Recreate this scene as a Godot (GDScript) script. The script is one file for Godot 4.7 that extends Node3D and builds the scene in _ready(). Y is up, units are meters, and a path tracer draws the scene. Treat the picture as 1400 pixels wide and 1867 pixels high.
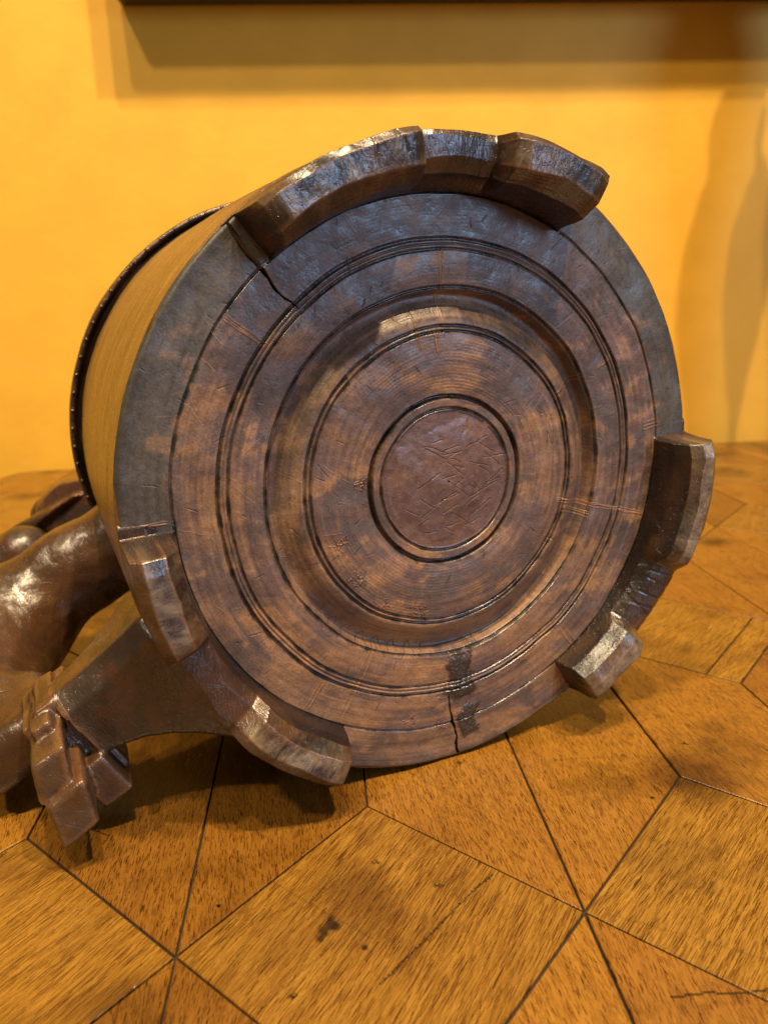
extends Node3D
# A close-up: a turned wooden tankard lying on its side on a parquetry table, its footed underside towards the viewer.

const R := 0.09                       # radius of the tankard's foot, metres; most lengths below are multiples of it
const TANKARD := Vector3(0.202, 0.0, -2.375)
const AXIS_YAW := 0.426
var used := {}

func _ready() -> void:
	# camera, surroundings, lamps, exposure
	var cam := Camera3D.new()
	cam.name = "camera"
	cam.position = Vector3(0, 1.544 * R, 0)
	cam.rotation_order = EULER_ORDER_YXZ
	cam.rotation = Vector3(-deg_to_rad(15.0), 0, -0.03)
	cam.near = 0.01
	cam.far = 50.0
	var lens := CameraAttributesPhysical.new()
	lens.frustum_focal_length = 26.0
	lens.frustum_focus_distance = 0.205
	lens.exposure_aperture = 17.0
	lens.frustum_near = 0.01
	lens.frustum_far = 50.0
	cam.attributes = lens
	add_child(cam)
	cam.fov = 67.39
	cam.current = true
	var env := Environment.new()
	env.background_mode = Environment.BG_COLOR
	env.background_color = Color(0.105, 0.074, 0.044).linear_to_srgb()
	env.tonemap_mode = Environment.TONE_MAPPER_LINEAR
	env.tonemap_exposure = 1.78
	env.sdfgi_enabled = true
	env.ssao_enabled = true
	env.ssil_enabled = true
	var we := WorldEnvironment.new()
	we.name = "surroundings"
	we.environment = env
	add_child(we)
	lamp("gallery_spot", Vector3(0.78, 2.60, 0.50), Vector3(0.05, 0.1, -0.5), Color(1.0, 0.88, 0.70), 4.2, 0.045)
	lamp("gallery_spot_001", Vector3(0.26, 2.80, 0.52), Vector3(0.0, 0.1, -0.5), Color(1.0, 0.88, 0.70), 3.4, 0.045)
	lamp("gallery_spot_002", Vector3(-0.22, 2.55, 0.62), Vector3(0.0, 0.1, -0.5), Color(1.0, 0.88, 0.70), 1.9, 0.05)
	lamp("gallery_spot_003", Vector3(-0.90, 2.30, 0.95), Vector3(0.0, 0.1, -0.4), Color(1.0, 0.90, 0.74), 1.9, 0.08)
	var win := AreaLight3D.new()
	win.name = "window_light"
	win.area_size = Vector2(0.7, 0.75)
	win.light_color = Color(0.70, 0.83, 1.0)
	win.light_energy = 1.2
	win.shadow_enabled = true
	win.light_size = 0.0
	add_child(win)
	win.look_at_from_position(Vector3(1.75, 0.72, 1.15), Vector3(0.02, 0.1, -0.2))

	make_wall()
	make_frame()
	make_table()
	make_tankard()
	make_added_vase()

func lamp(called: String, at: Vector3, to: Vector3, c: Color, e: float, size: float) -> void:
	var l := SpotLight3D.new()
	l.name = called
	l.light_color = c
	l.light_energy = e
	l.light_size = size
	l.spot_angle = 34.0
	l.spot_range = 8.0
	l.spot_attenuation = 2.0
	l.shadow_enabled = true
	add_child(l)
	l.look_at_from_position(at, to)

# ---------------------------------------------------------------- helpers
func put(mesh: Mesh, called: String, mat: Material, parent: Node3D = self) -> MeshInstance3D:
	var o := MeshInstance3D.new()
	var key := str(parent.get_instance_id()) + called
	used[key] = used.get(key, 0) + 1
	o.name = called if used[key] == 1 else "%s_%03d" % [called, used[key] - 1]
	o.mesh = mesh
	for i in mesh.get_surface_count():
		o.set_surface_override_material(i, mat)
	parent.add_child(o, true)
	return o

func thing(called: String, label: String, category: String, at := Vector3.ZERO) -> Node3D:
	var o := Node3D.new()
	o.name = called
	add_child(o)
	o.position = at
	o.set_meta("label", label)
	o.set_meta("category", category)
	return o

func noise(s: int, freq: float, oct := 4) -> FastNoiseLite:
	var n := FastNoiseLite.new()
	n.seed = s
	n.noise_type = FastNoiseLite.TYPE_SIMPLEX_SMOOTH
	n.frequency = freq
	n.fractal_octaves = oct
	return n

func s8(v: float) -> int:
	return clampi(int(255.0 * pow(clampf(v, 0.0, 1.0), 1.0 / 2.2) + 0.5), 0, 255)

func sstep(a: float, b: float, x: float) -> float:
	var t := clampf((x - a) / (b - a), 0.0, 1.0)
	return t * t * (3.0 - 2.0 * t)

func grid_mesh(pos: PackedVector3Array, nu: int, nv: int, wrap_u: bool, flip := false, cols := PackedColorArray(), uvs := PackedVector2Array()) -> ArrayMesh:
	# pos[v * nu + u]; smooth normals
	var nrm := PackedVector3Array()
	nrm.resize(pos.size())
	var idx := PackedInt32Array()
	var um := nu if wrap_u else nu - 1
	idx.resize(um * (nv - 1) * 6)
	var k := 0
	for v in nv - 1:
		for u in um:
			var u2 := (u + 1) % nu
			var a := v * nu + u
			var b := v * nu + u2
			var c := a + nu
			var d := v * nu + nu + u2
			if flip:
				idx[k] = a; idx[k + 1] = b; idx[k + 2] = c
				idx[k + 3] = b; idx[k + 4] = d; idx[k + 5] = c
			else:
				idx[k] = a; idx[k + 1] = c; idx[k + 2] = b
				idx[k + 3] = b; idx[k + 4] = c; idx[k + 5] = d
			k += 6
			var f := (pos[d] - pos[a]).cross(pos[c] - pos[b])
			if flip:
				f = -f
			nrm[a] += f; nrm[b] += f; nrm[c] += f; nrm[d] += f
	for i in nrm.size():
		nrm[i] = nrm[i].normalized()
	var arr := []
	arr.resize(Mesh.ARRAY_MAX)
	arr[Mesh.ARRAY_VERTEX] = pos
	arr[Mesh.ARRAY_NORMAL] = nrm
	arr[Mesh.ARRAY_INDEX] = idx
	if cols.size():
		arr[Mesh.ARRAY_COLOR] = cols
	if uvs.size():
		arr[Mesh.ARRAY_TEX_UV] = uvs
	var m := ArrayMesh.new()
	m.add_surface_from_arrays(Mesh.PRIMITIVE_TRIANGLES, arr)
	return m

func box_mesh(lo: Vector3, hi: Vector3, bevel: float) -> ArrayMesh:
	# a box with chamfered edges, flat shaded
	var st := SurfaceTool.new()
	st.begin(Mesh.PRIMITIVE_TRIANGLES)
	var c := (lo + hi) / 2.0
	var h := (hi - lo) / 2.0
	var pts := []
	for sx in [-1, 1]:
		for sy in [-1, 1]:
			for sz in [-1, 1]:
				for a in 3:
					var p := h
					for k in 3:
						if k != a:
							p[k] -= bevel
					pts.append([c + p * Vector3(sx, sy, sz), Vector3(sx, sy, sz), a])
	for a in 3:
		for s in [-1, 1]:
			var q := pts.filter(func(t): return t[2] == a and t[1][a] == s).map(func(t): return t[0])
			var nn := Vector3.ZERO
			nn[a] = s
			fan(st, q, nn)
	for a in 3:
		var b := (a + 1) % 3
		for s in [-1, 1]:
			for t in [-1, 1]:
				var q := pts.filter(func(w): return w[1][a] == s and w[1][b] == t and w[2] != (a + 2) % 3).map(func(w): return w[0])
				var nn := Vector3.ZERO
				nn[a] = s
				nn[b] = t
				fan(st, q, nn.normalized())
	for sx in [-1, 1]:
		for sy in [-1, 1]:
			for sz in [-1, 1]:
				var sg := Vector3(sx, sy, sz)
				fan(st, pts.filter(func(w): return w[1] == sg).map(func(w): return w[0]), sg.normalized())
	return st.commit()

func fan(st: SurfaceTool, q: Array, n: Vector3) -> void:
	# a flat convex polygon, ordered round its normal
	var c := Vector3.ZERO
	for p in q:
		c += p / float(q.size())
	var ax: Vector3 = (q[0] - c).normalized()
	var ay := n.cross(ax)
	q.sort_custom(func(p, r): return atan2((p - c).dot(ay), (p - c).dot(ax)) > atan2((r - c).dot(ay), (r - c).dot(ax)))
	for i in range(1, q.size() - 1):
		for p in [q[0], q[i], q[i + 1]]:
			st.set_normal(n)
			st.set_uv(Vector2(p.x, p.z))
			st.add_vertex(p)

func nets(f: Callable, lo: Vector3, hi: Vector3, cell: float, color: Callable) -> ArrayMesh:
	# surface nets of a distance field
	var nx := int(ceil((hi.x - lo.x) / cell)) + 1
	var ny := int(ceil((hi.y - lo.y) / cell)) + 1
	var nz := int(ceil((hi.z - lo.z) / cell)) + 1
	var val := PackedFloat32Array()
	val.resize(nx * ny * nz)
	var i := 0
	for z in nz:
		for y in ny:
			for x in nx:
				val[i] = f.call(lo + Vector3(x, y, z) * cell)
				i += 1
	var at := PackedInt32Array()
	at.resize(nx * ny * nz)
	at.fill(-1)
	var pos := PackedVector3Array()
	var nrm := PackedVector3Array()
	var col := PackedColorArray()
	var sx := 1
	var sy := nx
	var sz := nx * ny
	var corner := [0, sx, sy, sx + sy, sz, sz + sx, sz + sy, sz + sx + sy]
	var off := [Vector3(0, 0, 0), Vector3(1, 0, 0), Vector3(0, 1, 0), Vector3(1, 1, 0), Vector3(0, 0, 1), Vector3(1, 0, 1), Vector3(0, 1, 1), Vector3(1, 1, 1)]
	var edges := [[0, 1], [2, 3], [4, 5], [6, 7], [0, 2], [1, 3], [4, 6], [5, 7], [0, 4], [1, 5], [2, 6], [3, 7]]
	for z in nz - 1:
		for y in ny - 1:
			for x in nx - 1:
				var b := x + y * sy + z * sz
				var ins := 0
				for k in 8:
					if val[b + corner[k]] < 0.0:
						ins += 1
				if ins == 0 or ins == 8:
					continue
				var p := Vector3.ZERO
				var n := 0
				for e in edges:
					var va := val[b + corner[e[0]]]
					var vb := val[b + corner[e[1]]]
					if (va < 0.0) != (vb < 0.0):
						p += off[e[0]].lerp(off[e[1]], va / (va - vb))
						n += 1
				p = p / n
				at[b] = pos.size()
				var w := lo + (Vector3(x, y, z) + p) * cell
				pos.append(w)
				var h := cell * 0.7
				var nn := (Vector3(f.call(w + Vector3(h, 0, 0)) - f.call(w - Vector3(h, 0, 0)), f.call(w + Vector3(0, h, 0)) - f.call(w - Vector3(0, h, 0)), f.call(w + Vector3(0, 0, h)) - f.call(w - Vector3(0, 0, h)))).normalized()
				nrm.append(nn)
				var c: Color = color.call(w)
				# edges rubbed through to the redder wood
				var he := 0.028 * R
				var fe: float = f.call(w - nn * he)
				c = c.lerp(Color(0.20, 0.092, 0.036), sstep(0.22, 0.62, (fe + he) / he) * 0.55)
				col.append(c)
	var idx := PackedInt32Array()
	for z in range(1, nz - 1):
		for y in range(1, ny - 1):
			for x in range(1, nx - 1):
				var b := x + y * sy + z * sz
				var v0 := val[b] < 0.0
				for ax in 3:
					var st: int = [sx, sy, sz][ax]
					if v0 == (val[b + st] < 0.0):
						continue
					var o1: int = [sy, sz, sx][ax]
					var o2: int = [sz, sx, sy][ax]
					var a0 := at[b - o1 - o2]
					var a1 := at[b - o2]
					var a2 := at[b]
					var a3 := at[b - o1]
					if a0 < 0 or a1 < 0 or a2 < 0 or a3 < 0:
						continue
					if v0:
						idx.append_array(PackedInt32Array([a0, a2, a1, a0, a3, a2]))
					else:
						idx.append_array(PackedInt32Array([a0, a1, a2, a0, a2, a3]))
	var arr := []
	arr.resize(Mesh.ARRAY_MAX)
	arr[Mesh.ARRAY_VERTEX] = pos
	arr[Mesh.ARRAY_NORMAL] = nrm
	arr[Mesh.ARRAY_INDEX] = idx
	arr[Mesh.ARRAY_COLOR] = col
	var m := ArrayMesh.new()
	m.add_surface_from_arrays(Mesh.PRIMITIVE_TRIANGLES, arr)
	return m

func float_texture(h: PackedFloat32Array, w: int, ht: int) -> ImageTexture:
	return ImageTexture.create_from_image(Image.create_from_data(w, ht, false, Image.FORMAT_RF, h.to_byte_array()))

# ---------------------------------------------------------------- the wall and the picture on it
const WALL_AT := Vector3(-3.495, 0.0, -8.090)      # times R, a point on the wall's face
const WALL_YAW := 0.05939

func wall_basis() -> Basis:
	return Basis(Vector3.UP, WALL_YAW)

func make_wall() -> void:
	var m := StandardMaterial3D.new()
	m.roughness = 0.62
	m.albedo_color = Color(0.78, 0.435, 0.038).linear_to_srgb()
	var nt := NoiseTexture2D.new()
	nt.width = 512
	nt.height = 512
	nt.seamless = true
	nt.noise = noise(31, 0.012, 5)
	var g := Gradient.new()
	g.set_color(0, Color(0.955, 0.945, 0.92))
	g.set_color(1, Color(1, 1, 1))
	nt.color_ramp = g
	m.albedo_texture = nt
	m.uv1_triplanar = true
	m.uv1_scale = Vector3.ONE * 2.3
	var hn := NoiseTexture2D.new()
	hn.width = 512
	hn.height = 512
	hn.seamless = true
	hn.noise = noise(32, 0.06, 3)
	m.heightmap_enabled = true
	m.heightmap_texture = hn
	m.heightmap_scale = 0.012
	var o := put(box_mesh(Vector3(-1.0, -0.9, -0.12), Vector3(2.4, 2.2, 0.0), 0.003), "wall", m)
	o.position = WALL_AT * R
	o.basis = wall_basis()
	o.set_meta("kind", "structure")
	o.set_meta("label", "plain ochre yellow painted wall behind the table")

func make_frame() -> void:
	var m := StandardMaterial3D.new()
	m.albedo_color = Color(0.012, 0.010, 0.009).linear_to_srgb()
	m.roughness = 0.38
	var c := StandardMaterial3D.new()
	c.albedo_color = Color(0.16, 0.12, 0.08).linear_to_srgb()
	c.roughness = 0.5
	var f := thing("picture_frame", "black wooden picture frame hanging on the yellow wall above the table", "picture frame")
	f.basis = wall_basis()
	f.position = WALL_AT * R + wall_basis() * Vector3(1.182 * R, 4.305 * R, 0.001)
	var w := 0.95
	var h := 0.72
	var d := 0.040
	var t := 0.05
	put(box_mesh(Vector3(0, 0, 0), Vector3(w, t, d), 0.003), "bottom_rail", m, f)
	put(box_mesh(Vector3(0, h - t, 0), Vector3(w, h, d), 0.003), "top_rail", m, f)
	put(box_mesh(Vector3(0, t, 0), Vector3(t, h - t, d - 0.0005), 0.003), "side_rail", m, f)
	put(box_mesh(Vector3(w - t, t, 0), Vector3(w, h - t, d - 0.0005), 0.003), "side_rail", m, f)
	put(box_mesh(Vector3(t, t, 0.004), Vector3(w - t, h - t, d * 0.5), 0.001), "picture", c, f)

# ---------------------------------------------------------------- the table
const TILE_A := Vector2(-0.55, -1.56)     # times R: where two squares meet corner to corner, nearest the viewer
const TILE_S := 0.741

func dir2(deg: float) -> Vector2:         # counter-clockwise seen from above, x right, z towards the viewer
	return Vector2(cos(deg_to_rad(deg)), -sin(deg_to_rad(deg)))

func grain_textures(sd: int, n: int, len_lo: float, len_hi: float, dark: float) -> Array:
	# wood whose grain runs along v: colour, and the depth of its open pores
	var w := 768
	var rng := RandomNumberGenerator.new()
	rng.seed = sd
	var na := noise(sd + 1, 1.0, 4)
	var nb := noise(sd + 2, 1.0, 3)
	var tone := PackedFloat32Array()
	tone.resize(w * w)
	var hgt := PackedFloat32Array()
	hgt.resize(w * w)
	hgt.fill(1.0)
	for y in w:
		var ay := TAU * y / w
		var cy := cos(ay)
		var sy := sin(ay)
		for x in w:
			# seamless along v by walking a circle, mirrored along u
			var xx := absf(x / float(w) - 0.5) * 2.0
			var a := na.get_noise_3d(xx * 13.0, cy * 0.28, sy * 0.28)
			var b := nb.get_noise_3d(xx * 60.0, cy * 0.9 + 5.0, sy * 0.9)
			tone[y * w + x] = 1.0 + 0.22 * a + 0.20 * b
	for k in n:
		var x0 := rng.randf() * w
		var y0 := rng.randf() * w
		var ln := rng.randf_range(len_lo, len_hi)
		var slope := rng.randf_range(-0.05, 0.05)
		var depth := rng.randf_range(0.35, 1.0) * dark
		var wd := 1 if rng.randf() < 0.80 else 2
		for s in int(ln):
			var fade := minf(1.0, minf(s, ln - s) / 5.0)
			for j in wd:
				var px := posmod(int(x0 + s * slope) + j, w)
				var py := posmod(int(y0 + s), w)
				tone[py * w + px] *= 1.0 - depth * fade
				hgt[py * w + px] -= 0.5 * fade * depth
	var bytes := PackedByteArray()
	bytes.resize(w * w * 3)
	for i in w * w:
		var t := clampf(tone[i], 0.03, 1.5)
		bytes[i * 3] = s8(0.66 * pow(t, 0.92))
		bytes[i * 3 + 1] = s8(0.66 * pow(t, 1.15))
		bytes[i * 3 + 2] = s8(0.66 * pow(t, 1.5))
	var im := Image.create_from_data(w, w, false, Image.FORMAT_RGB8, bytes)
	return [ImageTexture.create_from_image(im), float_texture(hgt, w, w)]

func stains_texture() -> ImageTexture:
	# broad darker and paler patches, scratches and spots in the old polish, laid over the whole top
	var s := 256
	var bytes := PackedByteArray()
	bytes.resize(s * s * 3)
	var na := noise(77, 0.035, 4)
	var nb := noise(78, 0.11, 3)
	for y in s:
		for x in s:
			var v := 1.0 - 0.55 * sstep(0.10, 0.60, na.get_noise_2d(x, y)) - 0.25 * sstep(0.15, 0.6, nb.get_noise_2d(x, y)) + 0.10 * nb.get_noise_2d(x + 400, y)
			v = clampf(v, 0.0, 1.0)
			bytes[(y * s + x) * 3] = s8(v)
			bytes[(y * s + x) * 3 + 1] = s8(pow(v, 1.15))
			bytes[(y * s + x) * 3 + 2] = s8(pow(v, 1.3))
	var im := Image.create_from_data(s, s, false, Image.FORMAT_RGB8, bytes)
	im.resize(2048, 2048, Image.INTERPOLATE_CUBIC)
	var rng := RandomNumberGenerator.new()
	rng.seed = 5
	# scratches and dents; 2048 pixels cover STAIN metres
	for k in 420:
		var p := Vector2(rng.randf(), rng.randf()) * 2048.0
		var a := rng.randf() * TAU
		var ln := rng.randf_range(15, 130)
		var c := rng.randf_range(0.74, 0.93)
		var bend := rng.randf_range(-0.002, 0.002)
		for i in int(ln):
			a += bend
			p += Vector2(cos(a), sin(a))
			mul_px(im, p, c)
	for k in 420:
		var p := Vector2(rng.randf(), rng.randf()) * 2048.0
		var rr := rng.randf_range(0.5, 1.5)
		for i in 14:
			mul_px(im, p + Vector2(rng.randfn(), rng.randfn()) * rr, 0.6)
	# the dark smear and the hairline crack on the square in front, the shrinkage crack further right
	smear(im, Vector2(-0.0158, -0.1502), 0.0021, 0.40, 11)
	smear(im, Vector2(-0.0150, -0.1482), 0.0017, 0.42, 12)
	smear(im, Vector2(-0.0170, -0.1466), 0.0014, 0.45, 18)
	smear(im, Vector2(-0.0176, -0.1446), 0.0010, 0.5, 19)
	smear(im, Vector2(-0.0075, -0.1415), 0.0008, 0.4, 13)
	smear(im, Vector2(0.0985, -0.209), 0.016, 0.88, 14)
	smear(im, Vector2(0.062, -0.200), 0.012, 0.86, 15)
	smear(im, Vector2(0.072, -0.166), 0.014, 0.88, 16)
	line_px(im, Vector2(0.0245, -0.163), Vector2(-0.004, -0.1315), 0.45, 21)
	line_px(im, Vector2(-0.0865, -0.186), Vector2(-0.078, -0.182), 0.5, 24)
	line_px(im, Vector2(0.056, -0.1265), Vector2(0.078, -0.1275), 0.4, 25)
	return ImageTexture.create_from_image(im)

const STAIN := 0.9
func stain_uv(p: Vector2) -> Vector2:
	return Vector2(p.x / STAIN + 0.5, p.y / STAIN + 0.75)

func mul_px(im: Image, p: Vector2, c: float) -> void:
	var x := posmod(int(p.x), im.get_width())
	var y := posmod(int(p.y), im.get_height())
	var o := im.get_pixel(x, y)
	im.set_pixel(x, y, Color(o.r * c, o.g * c, o.b * c))

func smear(im: Image, at: Vector2, size: float, c: float, sd: int) -> void:
	var n := noise(sd, 0.05, 4)
	var p := stain_uv(at) * 2048.0
	var r := size / STAIN * 2048.0
	for y in range(int(p.y - r * 1.5), int(p.y + r * 1.5)):
		for x in range(int(p.x - r * 1.5), int(p.x + r * 1.5)):
			var d := Vector2(x, y).distance_to(p) / r + 0.9 * n.get_noise_2d(x * 0.9, y * 0.9)
			mul_px(im, Vector2(x, y), lerpf(1.0, c, sstep(1.15, 0.25, d)))

func line_px(im: Image, a: Vector2, b: Vector2, c: float, sd: int) -> void:
	var n := noise(sd, 0.06, 3)
	var p := stain_uv(a) * 2048.0
	var q := stain_uv(b) * 2048.0
	var cnt := int(p.distance_to(q))
	var across := (q - p).normalized().orthogonal()
	for i in cnt:
		mul_px(im, p.lerp(q, i / float(cnt)) + across * n.get_noise_1d(i * 0.3) * 3.0, c)

func make_table() -> void:
	var t := thing("table", "old parquetry table with polished square and lozenge veneers", "table")
	var outline := PackedVector2Array([Vector2(-3.80, 1.0), Vector2(-3.80, -7.49), Vector2(-3.76, -7.72), Vector2(-3.62, -7.82), Vector2(-3.40, -7.845), Vector2(5.4, -8.368), Vector2(5.9, -8.2), Vector2(6.1, -7.8), Vector2(6.1, 1.0)])
	for i in outline.size():
		outline[i] *= R
	var dark := StandardMaterial3D.new()
	dark.albedo_color = Color(0.022, 0.014, 0.009).linear_to_srgb()
	dark.roughness = 0.7
	var edge := StandardMaterial3D.new()
	edge.albedo_color = Color(0.17, 0.075, 0.018).linear_to_srgb()
	edge.roughness = 0.3
	put(prism(outline, -0.0012, -0.030, 0.0, 0.0), "core_board", dark, t)
	# moulded edge round the top
	var grown: PackedVector2Array = Geometry2D.offset_polygon(outline, 0.006, Geometry2D.JOIN_ROUND)[0]
	put(prism(grown, -0.0022, -0.024, 0.002, 0.0), "edge_moulding", edge, t)
	var ga := grain_textures(100, 8000, 14, 70, 0.62)
	var gb := grain_textures(200, 10500, 7, 32, 0.76)
	var over := stains_texture()
	var light := []
	var darker := []
	for i in 4:
		light.append(veneer(ga, over, [Color(0.270, 0.138, 0.018), Color(0.245, 0.122, 0.016), Color(0.280, 0.146, 0.020), Color(0.255, 0.130, 0.017)][i]))
		darker.append(veneer(gb, over, [Color(0.235, 0.106, 0.013), Color(0.185, 0.080, 0.010), Color(0.22, 0.096, 0.012), Color(0.26, 0.120, 0.015)][i]))
	var rng := RandomNumberGenerator.new()
	rng.seed = 9
	var v := dir2(94.4) * 1.10
	var e1 := dir2(50.8) * TILE_S           # A to B
	var e2 := dir2(140.8) * TILE_S          # A to E
	var row := v + e2
	var across := e1 - e2                    # A to C
	for j in range(-2, 6):
		for i in range(-9, 10):
			var a := TILE_A + row * j + across * i
			if a.x < -5.5 or a.x > 7.5 or a.y > 2.5 or a.y < -10.0:
				continue
			# the square on whose left corner a lies, and the two lozenges that rise from a
			var sq := [PackedVector2Array([a, a - e2, a - e2 + e1, a + e1])]
			if i == 2 and j == 1 or i == -1 and j == 2:      # patched squares: a strip along one edge
				var k := 0.19
				sq = [PackedVector2Array([a, a - e2 * (1.0 - k), a - e2 * (1.0 - k) + e1, a + e1]), PackedVector2Array([a - e2 * (1.0 - k), a - e2, a - e2 + e1, a - e2 * (1.0 - k) + e1])]
			for q in sq:
				piece(t, q, outline, light[rng.randi() % 4], 50.8 + rng.randf_range(-4, 9), rng)
			piece(t, PackedVector2Array([a, a + e1, a + e1 + v, a + v]), outline, darker[rng.randi() % 4], 96.0 + rng.randf_range(-7, 8), rng)
			piece(t, PackedVector2Array([a, a + v, a + v + e2, a + e2]), outline, darker[rng.randi() % 4], 94.0 + rng.randf_range(-7, 8), rng)

func veneer(tex: Array, over: Texture2D, c: Color) -> StandardMaterial3D:
	var m := StandardMaterial3D.new()
	m.albedo_color = (c * 1.5).linear_to_srgb()
	m.albedo_texture = tex[0]
	m.roughness = 0.30
	m.metallic_specular = 0.5
	m.heightmap_enabled = true
	m.heightmap_texture = tex[1]
	m.heightmap_scale = 0.012
	m.detail_enabled = true
	m.detail_blend_mode = BaseMaterial3D.BLEND_MODE_MUL
	m.detail_albedo = over
	m.detail_uv_layer = BaseMaterial3D.DETAIL_UV_2
	return m

func piece(t: Node3D, poly: PackedVector2Array, outline: PackedVector2Array, m: Material, grain: float, rng: RandomNumberGenerator) -> void:
	var p := PackedVector2Array()
	for q in poly:
		p.append(q * R)
	if Geometry2D.is_polygon_clockwise(p):
		p.reverse()
	var inset := Geometry2D.offset_polygon(p, -rng.randf_range(0.00022, 0.00042), Geometry2D.JOIN_MITER)
	if inset.is_empty():
		return
	for c in Geometry2D.intersect_polygons(inset[0], outline):
		var u := Vector2(rng.randf(), rng.randf())
		put(prism(c, rng.randf_range(-0.00010, 0.0), -0.0011, 0.00022, deg_to_rad(grain), u), "veneer_piece", m, t)

func prism(poly: PackedVector2Array, top: float, low: float, bevel: float, grain: float, uvo := Vector2.ZERO) -> ArrayMesh:
	var st := SurfaceTool.new()
	st.begin(Mesh.PRIMITIVE_TRIANGLES)
	var p := poly.duplicate()
	if Geometry2D.is_polygon_clockwise(p):
		p.reverse()
	var inner := p
	if bevel > 0.0:
		var o := Geometry2D.offset_polygon(p, -bevel, Geometry2D.JOIN_MITER)
		if o.size() and o[0].size() == p.size():
			# match the start corner
			var best := 0
			for i in o[0].size():
				if o[0][i].distance_to(p[0]) < o[0][best].distance_to(p[0]):
					best = i
			inner = PackedVector2Array()
			for i in p.size():
				inner.append(o[0][(best + i) % p.size()])
	var g := Vector2(cos(grain), -sin(grain))
	var h := g.orthogonal()
	var add := func(q: Vector2, y: float, n: Vector3):
		st.set_normal(n)
		st.set_uv(Vector2(q.dot(h), q.dot(g)) / 0.078 + uvo)
		st.set_uv2(stain_uv(q))
		st.add_vertex(Vector3(q.x, y, q.y))
	var tri := Geometry2D.triangulate_polygon(inner)
	for k in range(0, tri.size(), 3):
		var ia := inner[tri[k]]
		var ib := inner[tri[k + 1]]
		var ic := inner[tri[k + 2]]
		if (ib - ia).cross(ic - ia) < 0.0:
			var s := ib
			ib = ic
			ic = s
		for q in [ia, ib, ic]:
			add.call(q, top, Vector3.UP)
	for i in p.size():
		var j := (i + 1) % p.size()
		var e := (p[j] - p[i]).normalized()
		var n := Vector3(e.y, 0, -e.x)
		var nb := (n + Vector3.UP).normalized()
		if inner != p:
			for q in [[inner[i], top, nb], [p[i], top - bevel, nb], [p[j], top - bevel, nb], [inner[i], top, nb], [p[j], top - bevel, nb], [inner[j], top, nb]]:
				add.call(q[0], q[1], q[2])
		var y1 := top - (bevel if inner != p else 0.0)
		for q in [[p[i], y1], [p[i], low], [p[j], low], [p[i], y1], [p[j], low], [p[j], y1]]:
			add.call(q[0], q[1], n)
	return st.commit()

# ---------------------------------------------------------------- an added object out of view, shaped to throw the upright shadow on the wall
func make_added_vase() -> void:
	var t := thing("added_vase", "tall slim dark turned shape added out of view to cast the upright shadow on the wall", "added_vase", Vector3(0.368, 0, -0.668))
	var prof := [[0.016, 0.440], [0.0185, 0.466], [0.021, 0.470], [0.0235, 0.468], [0.0225, 0.455], [0.021, 0.44], [0.024, 0.42], [0.033, 0.395], [0.040, 0.365], [0.0405, 0.335], [0.036, 0.30], [0.029, 0.26], [0.023, 0.21], [0.020, 0.16], [0.019, 0.10], [0.0185, 0.05], [0.020, 0.02], [0.021, 0.008], [0.021, 0.0]]
	for i in prof.size():
		prof[i] = [prof[i][0] / R, prof[i][1] / R]
	var m := worn_wood(Color(0.8, 0.8, 0.8), 0.3)
	var o := put(lathe(prof, 48, func(_x, _y, _h): return Color(0.05, 0.028, 0.016)), "body", m, t)
	o.rotation.x = -PI / 2.0

# ---------------------------------------------------------------- the tankard
func make_tankard() -> void:
	var t := thing("tankard", "dark turned wooden tankard lying on its side with its three-footed underside facing out", "tankard", Vector3(TANKARD.x, 0, TANKARD.z) * R)
	t.rotation.y = AXIS_YAW
	var up := Vector3(0, R * 1.004, 0)
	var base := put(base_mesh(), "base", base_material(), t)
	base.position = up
	var wood := worn_wood(Color(0.80, 0.80, 0.80), 0.27)
	for f in 3:
		var o := put(foot_mesh(f), "foot", wood, t)
		o.position = up
	var bm := worn_wood(Color(1, 1, 1), 0.3)
	put(barrel_mesh(), "barrel", bm, t).position = up
	var lid := put(lid_mesh(), "lid", wood, t)
	lid.position = up
	var beads := put(beads_mesh(), "beaded_edge", wood, lid)
	beads.set_meta("kind", "stuff")
	var hb := Basis(Vector3(0, 0, 1), deg_to_rad(-150.0))
	var handle := put(handle_mesh(), "handle", worn_wood(Color(1, 1, 1), 0.28), t)
	handle.position = up
	handle.basis = hb
	var thumb := put(thumb_mesh(), "thumb_rest", worn_wood(Color(1, 1, 1), 0.3), lid)
	thumb.basis = hb

func worn_wood(tint: Color, rough: float) -> StandardMaterial3D:
	var m := StandardMaterial3D.new()
	m.albedo_color = tint.linear_to_srgb()
	m.vertex_color_use_as_albedo = true
	m.metallic_specular = 0.66
	if wear.is_empty():
		wear = wear_textures()
	m.heightmap_enabled = true
	m.heightmap_texture = wear[0]
	m.heightmap_scale = 0.022
	m.roughness = 1.0
	m.roughness_texture = wear[1] if rough > 0.26 else wear[2]
	m.roughness_texture_channel = BaseMaterial3D.TEXTURE_CHANNEL_RED
	m.uv1_triplanar = true
	m.uv1_scale = Vector3.ONE * 22.0
	return m

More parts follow.
